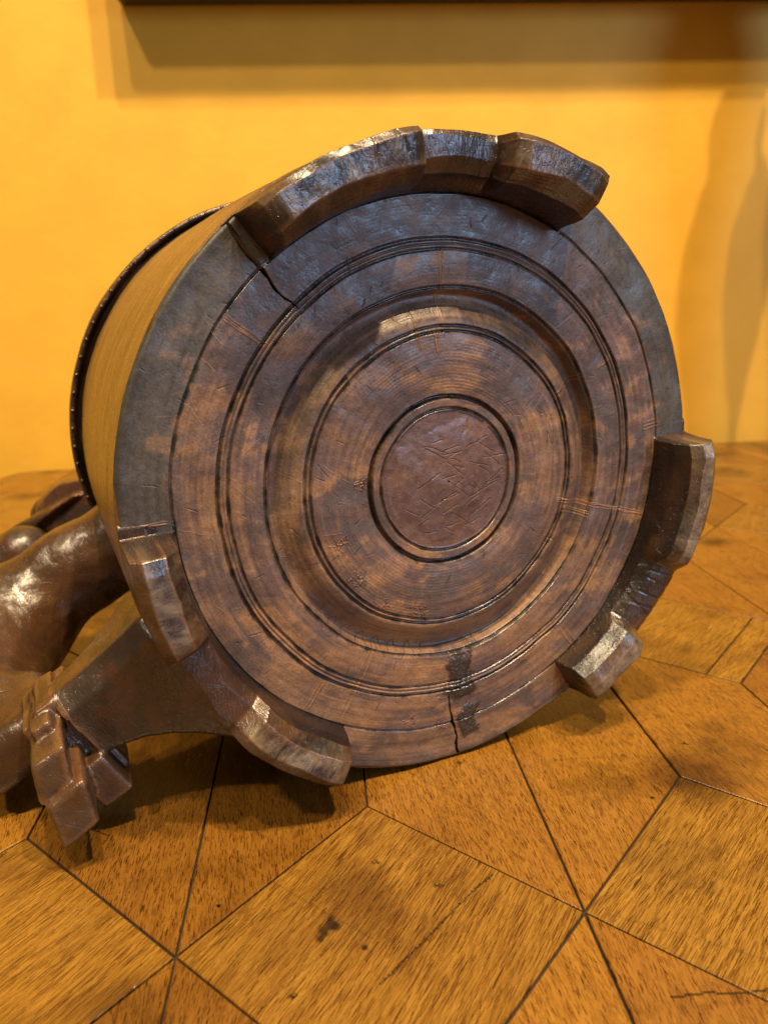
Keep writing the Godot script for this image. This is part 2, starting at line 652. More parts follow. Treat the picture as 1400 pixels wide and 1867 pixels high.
var wear := []
func wear_textures() -> Array:
	# fine knocks, pores and scratches of old handled wood; and how dull or polished it is, in two strengths
	var w := 640
	var h := PackedFloat32Array()
	h.resize(w * w)
	var na := noise(45, 1.0, 4)
	var nb := noise(46, 1.0, 3)
	var r0 := PackedByteArray()
	var r1 := PackedByteArray()
	r0.resize(w * w)
	r1.resize(w * w)
	for y in w:
		for x in w:
			# seamless: walk two circles
			var ax := TAU * x / w
			var ay := TAU * y / w
			var p := Vector3(cos(ax) * (2.0 + cos(ay)), sin(ax) * (2.0 + cos(ay)), sin(ay))
			var a := na.get_noise_3dv(p * 3.2)
			var b := nb.get_noise_3dv(p * 22.0)
			h[y * w + x] = 0.5 + 0.30 * a + 0.12 * b
			var r := 0.10 * a + 0.12 * b
			r0[y * w + x] = clampi(int(255.0 * (0.30 + r)), 30, 200)
			r1[y * w + x] = clampi(int(255.0 * (0.17 + 0.7 * r)), 30, 200)
	var rng := RandomNumberGenerator.new()
	rng.seed = 47
	for k in 520:
		var p := Vector2(rng.randf(), rng.randf()) * w
		var an := rng.randf() * TAU
		var ln := rng.randf_range(6, 70)
		var d := rng.randf_range(0.1, 0.45) * (1.0 if rng.randf() < 0.7 else -0.6)
		for i in int(ln):
			an += rng.randfn() * 0.03
			p += Vector2(cos(an), sin(an))
			var at := posmod(int(p.y), w) * w + posmod(int(p.x), w)
			h[at] -= d
			r0[at] = mini(r0[at] + 40, 255)
			r1[at] = mini(r1[at] + 30, 255)
	for k in 260:
		var p := Vector2(rng.randf(), rng.randf()) * w
		var rad := rng.randf_range(1.0, 3.0)
		for i in 24:
			var q := p + Vector2(rng.randfn(), rng.randfn()) * rad * 0.6
			h[posmod(int(q.y), w) * w + posmod(int(q.x), w)] -= 0.35
	return [float_texture(h, w, w), ImageTexture.create_from_image(Image.create_from_data(w, w, false, Image.FORMAT_L8, r0)), ImageTexture.create_from_image(Image.create_from_data(w, w, false, Image.FORMAT_L8, r1))]

func wood_color(n1: float, n2: float) -> Color:
	var c := Color(0.026, 0.013, 0.009).lerp(Color(0.080, 0.034, 0.017), sstep(-0.35, 0.45, n1))
	c = c.lerp(Color(0.17, 0.075, 0.027), sstep(0.15, 0.6, n2) * 0.6)
	return c.lerp(Color(0.020, 0.017, 0.015), sstep(-0.1, -0.5, n2) * 0.75)

# height of the turned underside at radius r (r already wobbled), times R
func groove(r: float, at: float, w: float, d: float) -> float:
	var x := absf(r - at) / w
	return -d * (1.0 - x * x) if x < 1.0 else 0.0

func base_profile(r: float) -> float:
	var h := 0.0
	if r < 0.222:
		h = 0.0
	elif r < 0.275:
		h = 0.003
	elif r < 0.47:
		h = 0.002 + 0.006 * sin(PI * (r - 0.275) / 0.195)
	elif r < 0.592:
		var x := (r - 0.484) / 0.108
		if x > 0.0:
			h = -0.044 * sstep(0.0, 0.80, x) * (1.0 - sstep(0.80, 1.0, x))
	elif r < 0.70:
		h = 0.003 * sin(PI * (r - 0.592) / 0.108)
	elif r > 0.86:
		h = -0.004 * sstep(0.86, 0.98, r)
	h += groove(r, 0.229, 0.006, 0.008) + groove(r, 0.266, 0.0085, 0.020)
	h += groove(r, 0.461, 0.005, 0.008) + groove(r, 0.477, 0.005, 0.008)
	h += groove(r, 0.593, 0.0058, 0.012) + groove(r, 0.700, 0.0048, 0.007) + groove(r, 0.729, 0.006, 0.010) + groove(r, 0.714, 0.003, 0.004)
	h += groove(r, 0.855, 0.0045, 0.006)
	h += groove(r, 0.52, 0.003, 0.002) + groove(r, 0.535, 0.003, 0.002)
	if r > 0.985:
		h -= 0.016 * pow((r - 0.985) / 0.015, 2.0)
	return h

func wrapdeg(a: float) -> float:
	return wrapf(a, -180.0, 180.0)

func base_mesh() -> ArrayMesh:
	var angles := PackedFloat32Array()
	var aa := 0.0
	while aa < 359.99:
		angles.append(aa)
		var gap := minf(absf(wrapdeg(aa - 130.8)), absf(wrapdeg(aa + 89.0)))
		aa += 0.09 if gap < 3.6 else 0.45
	var nu := angles.size()
	var radii := PackedFloat32Array()
	var r := 0.003
	var centres := [0.229, 0.266, 0.461, 0.477, 0.593, 0.700, 0.714, 0.729, 0.855, 0.99]
	while r < 1.0:
		radii.append(r)
		var near := 1.0
		for c in centres:
			near = minf(near, absf(r - c))
		r += 0.0018 if near < 0.014 else 0.0045
	radii.append(1.0)
	var nv := radii.size()
	var wob := noise(51, 2.2, 3)
	var big := noise(52, 3.0, 3)
	var facet := noise(53, 9.0, 2)
	var fine := noise(54, 22.0, 3)
	var c1 := noise_c1()
	# flats left by the knife on the middle disc: slope along x and y, height
	var planes := [Vector3(0.02, 0.05, 0.0125), Vector3(-0.05, 0.02, 0.0120), Vector3(0.03, -0.06, 0.0125), Vector3(0.075, 0.01, 0.0145), Vector3(-0.02, -0.03, 0.0115), Vector3(-0.10, 0.09, 0.021), Vector3(0.10, 0.10, 0.026), Vector3(-0.12, -0.08, 0.026), Vector3(0.05, -0.16, 0.029), Vector3(0.01, 0.20, 0.040), Vector3(-0.21, 0.01, 0.042), Vector3(0.2, -0.06, 0.042)]
	var pos := PackedVector3Array()
	var uvs := PackedVector2Array()
	pos.resize(nu * nv)
	uvs.resize(nu * nv)
	for v in nv:
		var rr := radii[v]
		for u in nu:
			var deg := angles[u]
			var a := deg_to_rad(deg)
			var x := rr * cos(a)
			var y := rr * sin(a)
			var rw := rr + 0.0055 * wob.get_noise_2d(x, y) * sstep(1.0, 0.9, rr) * sstep(0.05, 0.2, rr)
			var h := base_profile(rw)
			h += 0.006 * big.get_noise_2d(x, y)
			# knife-cut plateau in the middle
			if rr < 0.24:
				var f := 0.015
				for k in planes.size():
					f = minf(f, planes[k].x * x + planes[k].y * y + planes[k].z)
				h += clampf(f, 0.0, 0.016) * sstep(0.222, 0.208, rr) + 0.0008 * facet.get_noise_2d(x * 2.0, y * 2.0)
			h += 0.0006 * fine.get_noise_2d(x, y)
			# rim hewn a little uneven
			h += 0.005 * c1.get_noise_2d(x * 0.6, y * 0.6) * sstep(0.87, 0.95, rr)
			# two cracks through the outer bands
			h -= crack(x, y, rr, deg, 130.8, 0.69, 0.0065, c1) * 0.04
			h -= crack(x, y, rr, deg, -89.0 - (0.85 - rr) * 9.0, 0.735, 0.0055, c1) * 0.04
			h -= crack(x, y, rr, deg, -14.8, 0.80, 0.003, c1) * 0.01
			# the tarry fill beside the lower crack
			h += 0.005 * sstep(1.1, 0.5, fill_at(x, y))
			pos[v * nu + u] = Vector3(x, y, h) * R
			uvs[v * nu + u] = Vector2(x, -y) / 2.04 + Vector2(0.5, 0.5)
	return grid_mesh(pos, nu, nv, true, true, PackedColorArray(), uvs)

func crack(x: float, y: float, r: float, deg: float, at: float, inner: float, w: float, n: FastNoiseLite) -> float:
	var d := wrapdeg(deg - at)
	if absf(d) > 6.0 or r < inner:
		return 0.0
	var sd := 10.0 if at > 0.0 else 30.0
	var off := deg_to_rad(d) * r + 0.018 * n.get_noise_2d(r * 0.8, sd) + 0.004 * n.get_noise_2d(r * 2.6, sd + 3.0)
	var ww := w * sstep(inner, inner + 0.12, r) * (0.75 + 0.6 * n.get_noise_2d(r * 2.0, sd + 7.0))
	return sstep(ww, ww * 0.3, absf(off)) if ww > 0.0005 else 0.0

func fill_at(x: float, y: float) -> float:
	# below 1 inside the two blobs of pitch at the lower crack
	var a := Vector2((x - 0.05) / 0.045, (y + 0.655) / 0.075).length()
	var b := Vector2((x - 0.035) / 0.05, (y + 0.735) / 0.05).length()
	var c := Vector2((x - 0.078) / 0.036, (y + 0.85) / 0.075).length()
	return minf(minf(a, b), c) + 0.75 * noise_c1().get_noise_2d(x * 1.6 + 9.0, y * 1.6)

func base_material() -> StandardMaterial3D:
	var w := 1152
	var col := PackedVector3Array()
	col.resize(w * w)
	var hgt := PackedFloat32Array()
	hgt.resize(w * w)
	var rgh := PackedByteArray()
	rgh.resize(w * w)
	var n1 := noise(61, 2.6, 4)
	var n2 := noise(62, 5.0, 4)
	var n3 := noise(63, 34.0, 3)
	var n4 := noise(64, 12.0, 4)
	var n5 := noise(65, 1.0, 4)
	var n6 := noise(67, 110.0, 2)
	var wob := noise(51, 2.2, 3)
	var grooves := [[0.229, 0.005], [0.266, 0.009], [0.461, 0.005], [0.477, 0.005], [0.593, 0.0065], [0.700, 0.0045], [0.729, 0.0062], [0.855, 0.0045]]
	for py in w:
		for px in w:
			var x := (px / float(w) - 0.5) * 2.04
			var y := -(py / float(w) - 0.5) * 2.04
			var r := sqrt(x * x + y * y)
			var i := py * w + px
			if r > 1.02:
				col[i] = Vector3(0.03, 0.03, 0.028)
				continue
			var rw := r + 0.0055 * wob.get_noise_2d(x, y) * sstep(1.0, 0.9, r) * sstep(0.05, 0.2, r)
			var a := n1.get_noise_2d(x, y * 1.3)
			var b := n2.get_noise_2d(x * 0.7 + 3.0, y * 1.5)
			var c := n3.get_noise_2d(x, y)
			var d := n4.get_noise_2d(x + 7.0, y)
			# turned streaks run round the axis
			var st := n5.get_noise_3d(rw * 46.0, x / maxf(r, 0.01) * 1.6, y / maxf(r, 0.01) * 1.6)
			var red := Vector3(0.096, 0.056, 0.045)
			var orange := Vector3(0.180, 0.098, 0.052)
			var k := red.lerp(orange, sstep(-0.25, 0.65, 0.9 * a + 0.6 * b + 0.45 * st - 0.34 * y - 0.12 * x))
			k = k.lerp(Vector3(0.26, 0.135, 0.058), sstep(0.20, 0.50, b + 0.45 * d + 0.2 * st) * 0.55)
			k = k.lerp(Vector3(0.052, 0.041, 0.037), sstep(0.00, 0.50, -0.8 * a - 0.7 * d - 0.3 * st + 0.04 + 0.18 * y) * 0.60)
			# the outer band is nearly black on the left and upper right
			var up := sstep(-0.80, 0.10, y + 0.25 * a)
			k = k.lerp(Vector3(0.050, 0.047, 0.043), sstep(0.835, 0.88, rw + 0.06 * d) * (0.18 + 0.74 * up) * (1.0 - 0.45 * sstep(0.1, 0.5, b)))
			k = k.lerp(Vector3(0.062, 0.048, 0.044), sstep(0.45, 0.90, y + 0.25 * b) * 0.6)  # top greyer and darker: the upper foot's shadow put into the colour
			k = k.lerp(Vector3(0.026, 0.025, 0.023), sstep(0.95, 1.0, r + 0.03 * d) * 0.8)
			# the hollow ring is paler: its tan highlights are put into the colour
			k = k.lerp(Vector3(0.17, 0.105, 0.056), sstep(0.475, 0.50, rw) * sstep(0.575, 0.54, rw) * clampf(0.30 + 0.5 * b + 0.3 * st, 0.0, 0.7))
			# the middle: plum brown, knife cut
			k = k.lerp(Vector3(0.088, 0.043, 0.036), sstep(0.232, 0.215, r) * 0.75)
			k *= 1.22
			k *= 1.0 + 0.22 * c + 0.30 * n6.get_noise_2d(x, y) + 0.22 * st
			var rough := 0.43 + 0.16 * d + 0.10 * c + 0.10 * st
			for g in grooves:
				var t: float = absf(rw - g[0]) / (g[1] * (1.0 + 0.9 * d))
				if t < 1.5:
					var s := sstep(1.5, 0.5, t)
					k = k.lerp(Vector3(0.014, 0.014, 0.012) * (1.0 + 0.8 * c), s * clampf(0.52 + 1.1 * d, 0.15, 0.92))
					rough = lerpf(rough, 0.24, s)
			var deg := rad_to_deg(atan2(y, x))
			var cr := maxf(crack(x, y, r, deg, 130.8, 0.69, 0.009, noise_c1()), crack(x, y, r, deg, -89.0 - (0.85 - r) * 9.0, 0.735, 0.008, noise_c1()))
			k = k.lerp(Vector3(0.008, 0.007, 0.006), cr)
			var fl := sstep(1.35, 0.70, fill_at(x, y) + 0.25 * d)
			k = k.lerp(Vector3(0.017, 0.016, 0.015), fl * 0.92)
			rough = lerpf(rough, 0.30, fl)
			col[i] = k
			# turning marks, fine grain
			var lines := sin(rw * 640.0 + 2.0 * d) * (sstep(0.27, 0.30, r) * sstep(0.47, 0.44, r) * 0.9 + 0.25 * sstep(0.48, 0.5, r)) * clampf(0.55 + 0.9 * b, 0.0, 1.0)
			if r < 0.235:
				lines = 0.0
			hgt[i] = 0.5 + 0.055 * lines + 0.07 * c + 0.09 * d + 0.10 * st * sstep(0.2, 0.28, r) + 0.05 * n6.get_noise_2d(x, y) + (0.5 * n3.get_noise_2d(x * 1.7, y * 1.7) if fl > 0.2 else 0.0)
			rgh[i] = clampi(int(255.0 * clampf(rough, 0.16, 0.9)), 0, 255)
	# marks: knife cuts in the middle, pale rays and dark ticks along the grain
	var rng := RandomNumberGenerator.new()
	rng.seed = 66
	for q in 46:
		var p := Vector2(rng.randfn() * 0.085, rng.randfn() * 0.085)
		if p.length() > 0.19:
			continue
		var ang := deg_to_rad((20.0 if rng.randf() < 0.5 else -32.0) + rng.randfn() * 8.0)
		mark(col, hgt, w, p, p + Vector2(cos(ang), sin(ang)) * rng.randf_range(0.03, 0.10), 1.3, Vector3(0.12, 0.075, 0.062) if rng.randf() < 0.5 else Vector3(0.045, 0.03, 0.026), 0.4, -0.38, rng)
	for q in 110:                                    # short dark radial ticks
		var rr := rng.randf_range(0.28, 0.98)
		var an := rng.randf() * TAU
		var p := Vector2(cos(an), sin(an)) * rr
		var dr := Vector2(cos(an + rng.randfn() * 0.5), sin(an + rng.randfn() * 0.5))
		mark(col, hgt, w, p, p + dr * rng.randf_range(0.012, 0.05), 1.2, Vector3(0.022, 0.019, 0.017), 0.55, -0.3, rng)
	for q in 120:                                    # pale scuffs
		var rr := rng.randf_range(0.25, 0.98)
		var an := rng.randf() * TAU
		var p := Vector2(cos(an), sin(an)) * rr
		var dr := Vector2(cos(an + rng.randfn() * 0.7), sin(an + rng.randfn() * 0.7))
		mark(col, hgt, w, p, p + dr * rng.randf_range(0.02, 0.10), 1.1, Vector3(0.26, 0.13, 0.06), 0.35, 0.15, rng)
	for q in [[-14.8, 0.44, 0.845, 0.7], [-18.0, 0.47, 0.60, 0.5], [94.0, 0.40, 0.47, 0.7], [91.5, 0.48, 0.70, 0.45], [30.0, 0.47, 0.60, 0.5], [29.0, 0.66, 0.72, 0.5], [60.0, 0.5, 0.62, 0.4], [102.0, 0.42, 0.56, 0.4], [-118.0, 0.57, 0.83, 0.4], [-127.0, 0.74, 0.84, 0.5], [-179.0, 0.87, 0.99, 0.6], [142.0, 0.72, 0.85, 0.5], [-52.0, 0.76, 0.85, 0.6], [8.0, 0.8, 0.87, 0.4]]:
		var an := deg_to_rad(q[0])
		var dr := Vector2(cos(an), sin(an))
		for z in 3:
			var o := dr.orthogonal() * rng.randfn() * 0.006
			mark(col, hgt, w, dr * q[1] + o, dr * q[2] + o, 1.6, Vector3(0.34, 0.15, 0.055), q[3] * 0.7, 0.2, rng)
	for q in [[-158.0, 0.40], [-140.0, 0.42], [-122.0, 0.44], [-105.0, 0.44], [-92.0, 0.86], [-100.0, 0.82], [175.0, 0.30]]:   # crazed reddish blooms
		var an := deg_to_rad(q[0])
		var c: Vector2 = Vector2(cos(an), sin(an)) * q[1]
		for z in 26:
			var p := c + Vector2(rng.randfn(), rng.randfn()) * 0.014
			mark(col, hgt, w, p, p + Vector2(rng.randfn(), rng.randfn()) * 0.010, 1.1, Vector3(0.30, 0.07, 0.04) if rng.randf() < 0.6 else Vector3(0.02, 0.015, 0.012), 0.6, 0.6, rng)
	# zigzag scratching and two scratched letters
	var zz := PackedVector2Array()
	for q in 15:
		var an := deg_to_rad(-140.0 + q * 3.0)
		zz.append(Vector2(cos(an), sin(an)) * (0.605 if q % 2 else 0.55))
	for q in 14:
		mark(col, hgt, w, zz[q], zz[q + 1], 1.1, Vector3(0.022, 0.016, 0.013), 0.7, -0.4, rng)
	for s in [[0.335, 0.215, 0.350, 0.165], [0.335, 0.215, 0.372, 0.168], [0.342, 0.187, 0.366, 0.189], [0.375, 0.125, 0.372, 0.075], [0.375, 0.125, 0.400, 0.078], [0.400, 0.125, 0.400, 0.078]]:
		mark(col, hgt, w, Vector2(s[0], s[1]), Vector2(s[2], s[3]), 1.1, Vector3(0.03, 0.025, 0.02), 0.7, -0.4, rng)
	var bytes := PackedByteArray()
	bytes.resize(w * w * 3)
	for i in w * w:
		bytes[i * 3] = s8(col[i].x)
		bytes[i * 3 + 1] = s8(col[i].y)
		bytes[i * 3 + 2] = s8(col[i].z)
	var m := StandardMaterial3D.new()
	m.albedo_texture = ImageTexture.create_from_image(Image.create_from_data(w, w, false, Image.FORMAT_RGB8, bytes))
	m.roughness = 1.0
	m.roughness_texture = ImageTexture.create_from_image(Image.create_from_data(w, w, false, Image.FORMAT_L8, rgh))
	m.roughness_texture_channel = BaseMaterial3D.TEXTURE_CHANNEL_RED
	m.heightmap_enabled = true
	m.heightmap_texture = float_texture(hgt, w, w)
	m.heightmap_scale = 0.04
	m.metallic_specular = 0.54
	return m

var c1_noise: FastNoiseLite
func noise_c1() -> FastNoiseLite:
	if c1_noise == null:
		c1_noise = noise(55, 6.0, 2)
	return c1_noise

func mark(col: PackedVector3Array, hgt: PackedFloat32Array, w: int, a: Vector2, b: Vector2, width: float, c: Vector3, share: float, dh: float, rng: RandomNumberGenerator) -> void:
	var pa := Vector2(a.x / 2.04 + 0.5, -a.y / 2.04 + 0.5) * w
	var pb := Vector2(b.x / 2.04 + 0.5, -b.y / 2.04 + 0.5) * w
	var n := int(pa.distance_to(pb)) + 1
	var across := (pb - pa).normalized().orthogonal()
	var drift := 0.0
	for i in n:
		drift += rng.randfn() * 0.22
		var q := pa.lerp(pb, i / float(n)) + across * drift
		var fade := minf(1.0, minf(i, n - i) / 4.0 + 0.3)
		for y in range(int(q.y - width), int(q.y + width) + 1):
			for x in range(int(q.x - width), int(q.x + width) + 1):
				if x < 0 or y < 0 or x >= w or y >= w:
					continue
				var s := sstep(width, 0.0, Vector2(x, y).distance_to(q)) * fade
				col[y * w + x] = col[y * w + x].lerp(c, s * share)
				hgt[y * w + x] += dh * s

func facets(sd: int, deg: float, step: float) -> float:
	# straight runs between random knots: the flats that a knife leaves
	var k := deg / step + 100.0
	var i := int(floor(k))
	return lerpf(knot(sd, i), knot(sd, i + 1), k - i)

func knot(sd: int, i: int) -> float:
	var v := sin(i * 12.9898 + sd * 78.233) * 43758.5453
	return (v - floor(v)) * 2.0 - 1.0

func foot_mesh(f: int) -> ArrayMesh:
	# a segment of the standing ring: two high pads joined by a lower web, chip-carved
	var spec: Dictionary = [
		{"from": 59.8, "to": 131.5, "pads": [[62.2, 82.5, 0.198], [98.5, 128.0, 0.200]], "web": 0.098},
		{"from": -61.0, "to": 7.0, "pads": [[-58.3, -41.6, 0.168], [-24.5, 3.2, 0.182]], "web": 0.100},
		{"from": -180.0, "to": -115.8, "pads": [[-176.8, -158.0, 0.185], [-140.0, -117.2, 0.172]], "web": 0.100}][f]
	var n1 := noise(70 + f, 7.0, 2)
	var n2 := noise(80 + f, 3.0, 3)
	var n3 := noise(90 + f, 26.0, 3)
	var cuts := PackedFloat32Array()
	var a: float = spec.from
	while a < spec.to:
		cuts.append(a)
		a += 0.2
	cuts.append(spec.to)
	# where along each run between two edges of the section the points lie: close to the edges, so that these stay crisp
	var runs := []
	for k in 6:
		for t in [0.0, 0.06, 0.2, 0.4, 0.6, 0.8, 0.94]:
			runs.append([k, t])
			if k == 2 and t > 0.1 and t < 0.9:
				runs.append([k, t + 0.07])
				runs.append([k, t + 0.14])
	runs.append([5, 1.0])
	var nu := runs.size()
	var nv := cuts.size()
	var pos := PackedVector3Array()
	var cols := PackedColorArray()
	for v in nv:
		var deg := cuts[v]
		var pad := 0.0
		var h := 0.0
		var between: bool = deg > spec.pads[0][0] and deg < spec.pads[1][1]
		if between:
			h = spec.web * (1.0 + 0.07 * facets(f * 9 + 1, deg, 5.0)) * (lerpf(0.88, 1.18, (deg + 40.0) / 17.0) if f == 1 else 1.0)
		var web := h
		for p in spec.pads:
			var inside: bool = deg > p[0] - 3.0 and deg < p[1] + 3.0
			if not inside:
				continue
			var left_out: bool = p == spec.pads[0]
			var wl := 1.1 if left_out else 2.4
			var wr := 2.4 if left_out else 1.1
			if f == 0:
				wr = minf(wr, 1.1)
			var s := clampf((deg - p[0] + wl * 0.5) / wl, 0.0, 1.0) * clampf((p[1] + wr * 0.5 - deg) / wr, 0.0, 1.0)
			s = lerpf(s, sstep(0.0, 1.0, s), 0.5)
			var e := minf(deg - p[0], p[1] - deg)
			h = maxf(h, lerpf(web, p[2] * (1.0 - 0.09 * sstep(3.5, 0.0, e)), s))
			pad = maxf(pad, s)
		# the ends of the whole foot flare down to the base
		var endf := minf(deg - spec.from, spec.to - deg) / 2.6
		h = minf(h, 0.205 * clampf(endf, 0.0, 1.0))
		var lean := 1.0
		var q := func(i: int, amt: float, step: float) -> float:
			return amt * facets(f * 31 + i, deg + 3.0 * i, step)
		var keys := [
			Vector2(0.852, 0.0),
			Vector2(0.861 + q.call(1, 0.004, 8.0), 0.52),
			Vector2((0.886 if f == 1 else 0.871) + q.call(2, 0.004, 7.0), (0.86 if f == 1 else 0.75) + q.call(3, 0.03, 6.5)),
			Vector2((0.920 if f == 1 else 0.909) + q.call(4, 0.009 if f != 1 else 0.005, 6.0), 0.975 + q.call(5, 0.014, 7.5)),
			Vector2((0.980 if f == 0 else 0.968) + q.call(6, 0.006 if f == 0 else 0.010, 5.5), 1.0 + q.call(7, 0.016, 6.5)),
			Vector2((0.9985 if f == 0 else 0.996) + q.call(8, 0.002, 7.0), (0.90 if f == 0 else 0.85) + q.call(9, 0.06, 6.0)),
			Vector2(0.9985, 0.0)]
		for u in nu:
			var k: int = runs[u][0]
			var p: Vector2 = keys[k].lerp(keys[k + 1], runs[u][1])
			var r := 0.935 + (p.x - 0.935) * lerpf(1.0, lean, p.y)
			if f == 0 and between:
				r += 0.022 * (1.0 - pad) * sstep(0.1, 0.6, p.y) * sstep(0.97, 0.90, r)
			var hh := h * p.y
			if k == 2:
				r += 0.0012 * sin(runs[u][1] * 34.0 + facets(7, deg, 4.0)) * pad
			var th := deg_to_rad(deg)
			var x := r * cos(th)
			var y := r * sin(th)
			hh += (0.0030 * n1.get_noise_3d(x, y, hh * 2.0) + 0.0012 * n3.get_noise_3d(x, y, hh)) * p.y
			# nicks and short splits across the feet
			var nick := 0.0
			for z in [-27.0, -29.4, -32.6, -35.2, -36.3] if f == 1 else ([103.2, 108.4] if f == 0 else [-133.0]):
				nick = maxf(nick, sstep(0.34, 0.08, absf(deg - z - 14.0 * (p.x - 0.95) * sin(z * 3.0))) * sstep(0.72, 0.9, p.y))
			nick *= (0.9 if f == 1 else (0.8 if k == 3 and runs[u][1] > 0.35 else (0.8 if k == 4 else 0.0)))
			hh -= 0.0032 * nick
			r += (0.0028 * n1.get_noise_3d(x + 3.0, y, hh * 2.0)) * p.y
			pos.append(Vector3(r * cos(th), r * sin(th), hh - 0.004 - 0.012 * clampf(1.0 - endf * 3.0, 0.0, 1.0)) * R)
			var c := wood_color(n2.get_noise_3d(x, y, hh * 2.0), n1.get_noise_3d(x * 0.7, y * 0.7, hh + 4.0))
			# tops of the pads and their edges: wear, and golden reflections put into the colour
			var wear_sheen := pad * (1.0 if k == 3 else (0.35 if k == 4 or k == 2 else 0.0))
			c *= [0.36, 0.42, 0.8, 0.75, 0.75, 0.6][k]  # inner wall darkest: its self-shadow is put into the colour
			c = c.lerp(Color(0.25, 0.188, 0.115), clampf(wear_sheen * ([0.10, 0.62, 0.34][f] + 0.9 * n3.get_noise_3d(x * 0.5, y * 0.5, 1.0) + 0.5 * n3.get_noise_3d(x * 4.0, y * 4.0, 1.0)), 0.0, 1.0))
			if (k == 3 and runs[u][1] < 0.1 or k == 5 and runs[u][1] < 0.1 or k == 4 and runs[u][1] < 0.1) and pad > 0.3:
				c = c.lerp(Color(0.24, 0.11, 0.045), 0.40)
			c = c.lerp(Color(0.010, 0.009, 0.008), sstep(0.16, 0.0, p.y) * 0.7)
			c = c * (1.0 + 0.35 * n3.get_noise_3d(x * 2.0, y * 2.0, hh * 2.0))
			c = c * (1.0 - 0.7 * nick)
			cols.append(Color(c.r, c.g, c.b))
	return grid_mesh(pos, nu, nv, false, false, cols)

func lathe(prof: Array, nu: int, color: Callable, rough := 0.0, sd := 1) -> ArrayMesh:
	# prof: [r, h] from the front back
	var n := noise(sd, 3.0, 3)
	var pos := PackedVector3Array()
	var cols := PackedColorArray()
	for p in prof:
		for u in nu:
			var a := TAU * u / nu
			var r: float = p[0] + rough * n.get_noise_3d(cos(a), sin(a), p[1])
			pos.append(Vector3(r * cos(a), r * sin(a), p[1]) * R)
			cols.append(color.call(cos(a), sin(a), p[1]))
	return grid_mesh(pos, nu, prof.size(), true, true, cols)

func barrel_mesh() -> ArrayMesh:
	var prof := [[0.990, -0.0085], [0.998, -0.014], [1.0005, -0.022]]
	for i in 60:
		var t := i / 59.0
		prof.append([1.0005 + 0.006 * sin(PI * t) - 0.014 * t, lerpf(-0.03, -1.315, t)])
	prof.append_array([[0.983, -1.322], [0.975, -1.327], [0.925, -1.330], [0.92, -1.52]])
	var n1 := noise(141, 2.0, 4)
	var n2 := noise(142, 3.5, 4)
	var n3 := noise(143, 30.0, 3)
	return lathe(prof, 480, func(x, y, h):
		var c := wood_color(n1.get_noise_3d(x, y, h * 5.0) + 0.25, n2.get_noise_3d(x * 0.8, y * 0.8, h * 7.0)).lerp(Color(0.16, 0.082, 0.026), 0.55)
		c = c * clampf(1.0 + 1.3 * n3.get_noise_3d(x * 0.10, y * 0.10, h * 1.4), 0.2, 1.8)
		return Color(c.r, c.g, c.b), 0.004, 144)

func lid_mesh() -> ArrayMesh:
	var prof := [[0.92, -1.50], [0.985, -1.495], [1.000, -1.47], [1.006, -1.425], [1.014, -1.418], [1.023, -1.422], [1.027, -1.432], [1.027, -1.47], [1.022, -1.495], [1.010, -1.51], [0.97, -1.525], [0.9, -1.545], [0.86, -1.57], [0.6, -1.63], [0.3, -1.67], [0.02, -1.685]]
	var pr := []
	for i in prof.size() - 1:
		for k in 3:
			pr.append([lerpf(prof[i][0], prof[i + 1][0], k / 3.0), lerpf(prof[i][1], prof[i + 1][1], k / 3.0)])
	pr.append(prof[-1])
	var n1 := noise(151, 3.0, 4)
	var n2 := noise(152, 6.0, 4)
	return lathe(pr, 360, func(x, y, h):
		var c := wood_color(n1.get_noise_3d(x, y, h), n2.get_noise_3d(x, y, h))
		return Color(c.r, c.g, c.b), 0.004, 153)

func beads_mesh() -> ArrayMesh:
	var st := SurfaceTool.new()
	var sp := SphereMesh.new()
	sp.radius = 0.0085 * R
	sp.height = 0.017 * R
	sp.radial_segments = 10
	sp.rings = 5
	for i in 84:
		var a := TAU * i / 84.0
		st.append_from(sp, 0, Transform3D(Basis(), Vector3(cos(a) * 1.0165, sin(a) * 1.0165, -1.420) * R))
	var m := st.commit()
	var arr := m.surface_get_arrays(0)
	var cols := PackedColorArray()
	cols.resize(arr[Mesh.ARRAY_VERTEX].size())
	cols.fill(Color(0.055, 0.034, 0.018))
	arr[Mesh.ARRAY_COLOR] = cols
	var out := ArrayMesh.new()
	out.add_surface_from_arrays(Mesh.PRIMITIVE_TRIANGLES, arr)
	return out

func rbox(p: Vector3, lo: Vector3, hi: Vector3, r: float) -> float:
	var q := (p - (lo + hi) * 0.5).abs() - (hi - lo) * 0.5 + Vector3(r, r, r)
	return q.max(Vector3.ZERO).length() + minf(maxf(q.x, maxf(q.y, q.z)), 0.0) - r

func smin(a: float, b: float, k: float) -> float:
	var h := maxf(k - absf(a - b), 0.0) / k
	return minf(a, b) - h * h * k * 0.25

func capsule(p: Vector3, a: Vector3, b: Vector3, ra: float, rb: float) -> float:
	var ab := b - a
	var t := clampf((p - a).dot(ab) / ab.length_squared(), 0.0, 1.0)
	return p.distance_to(a + ab * t) - lerpf(ra, rb, t)

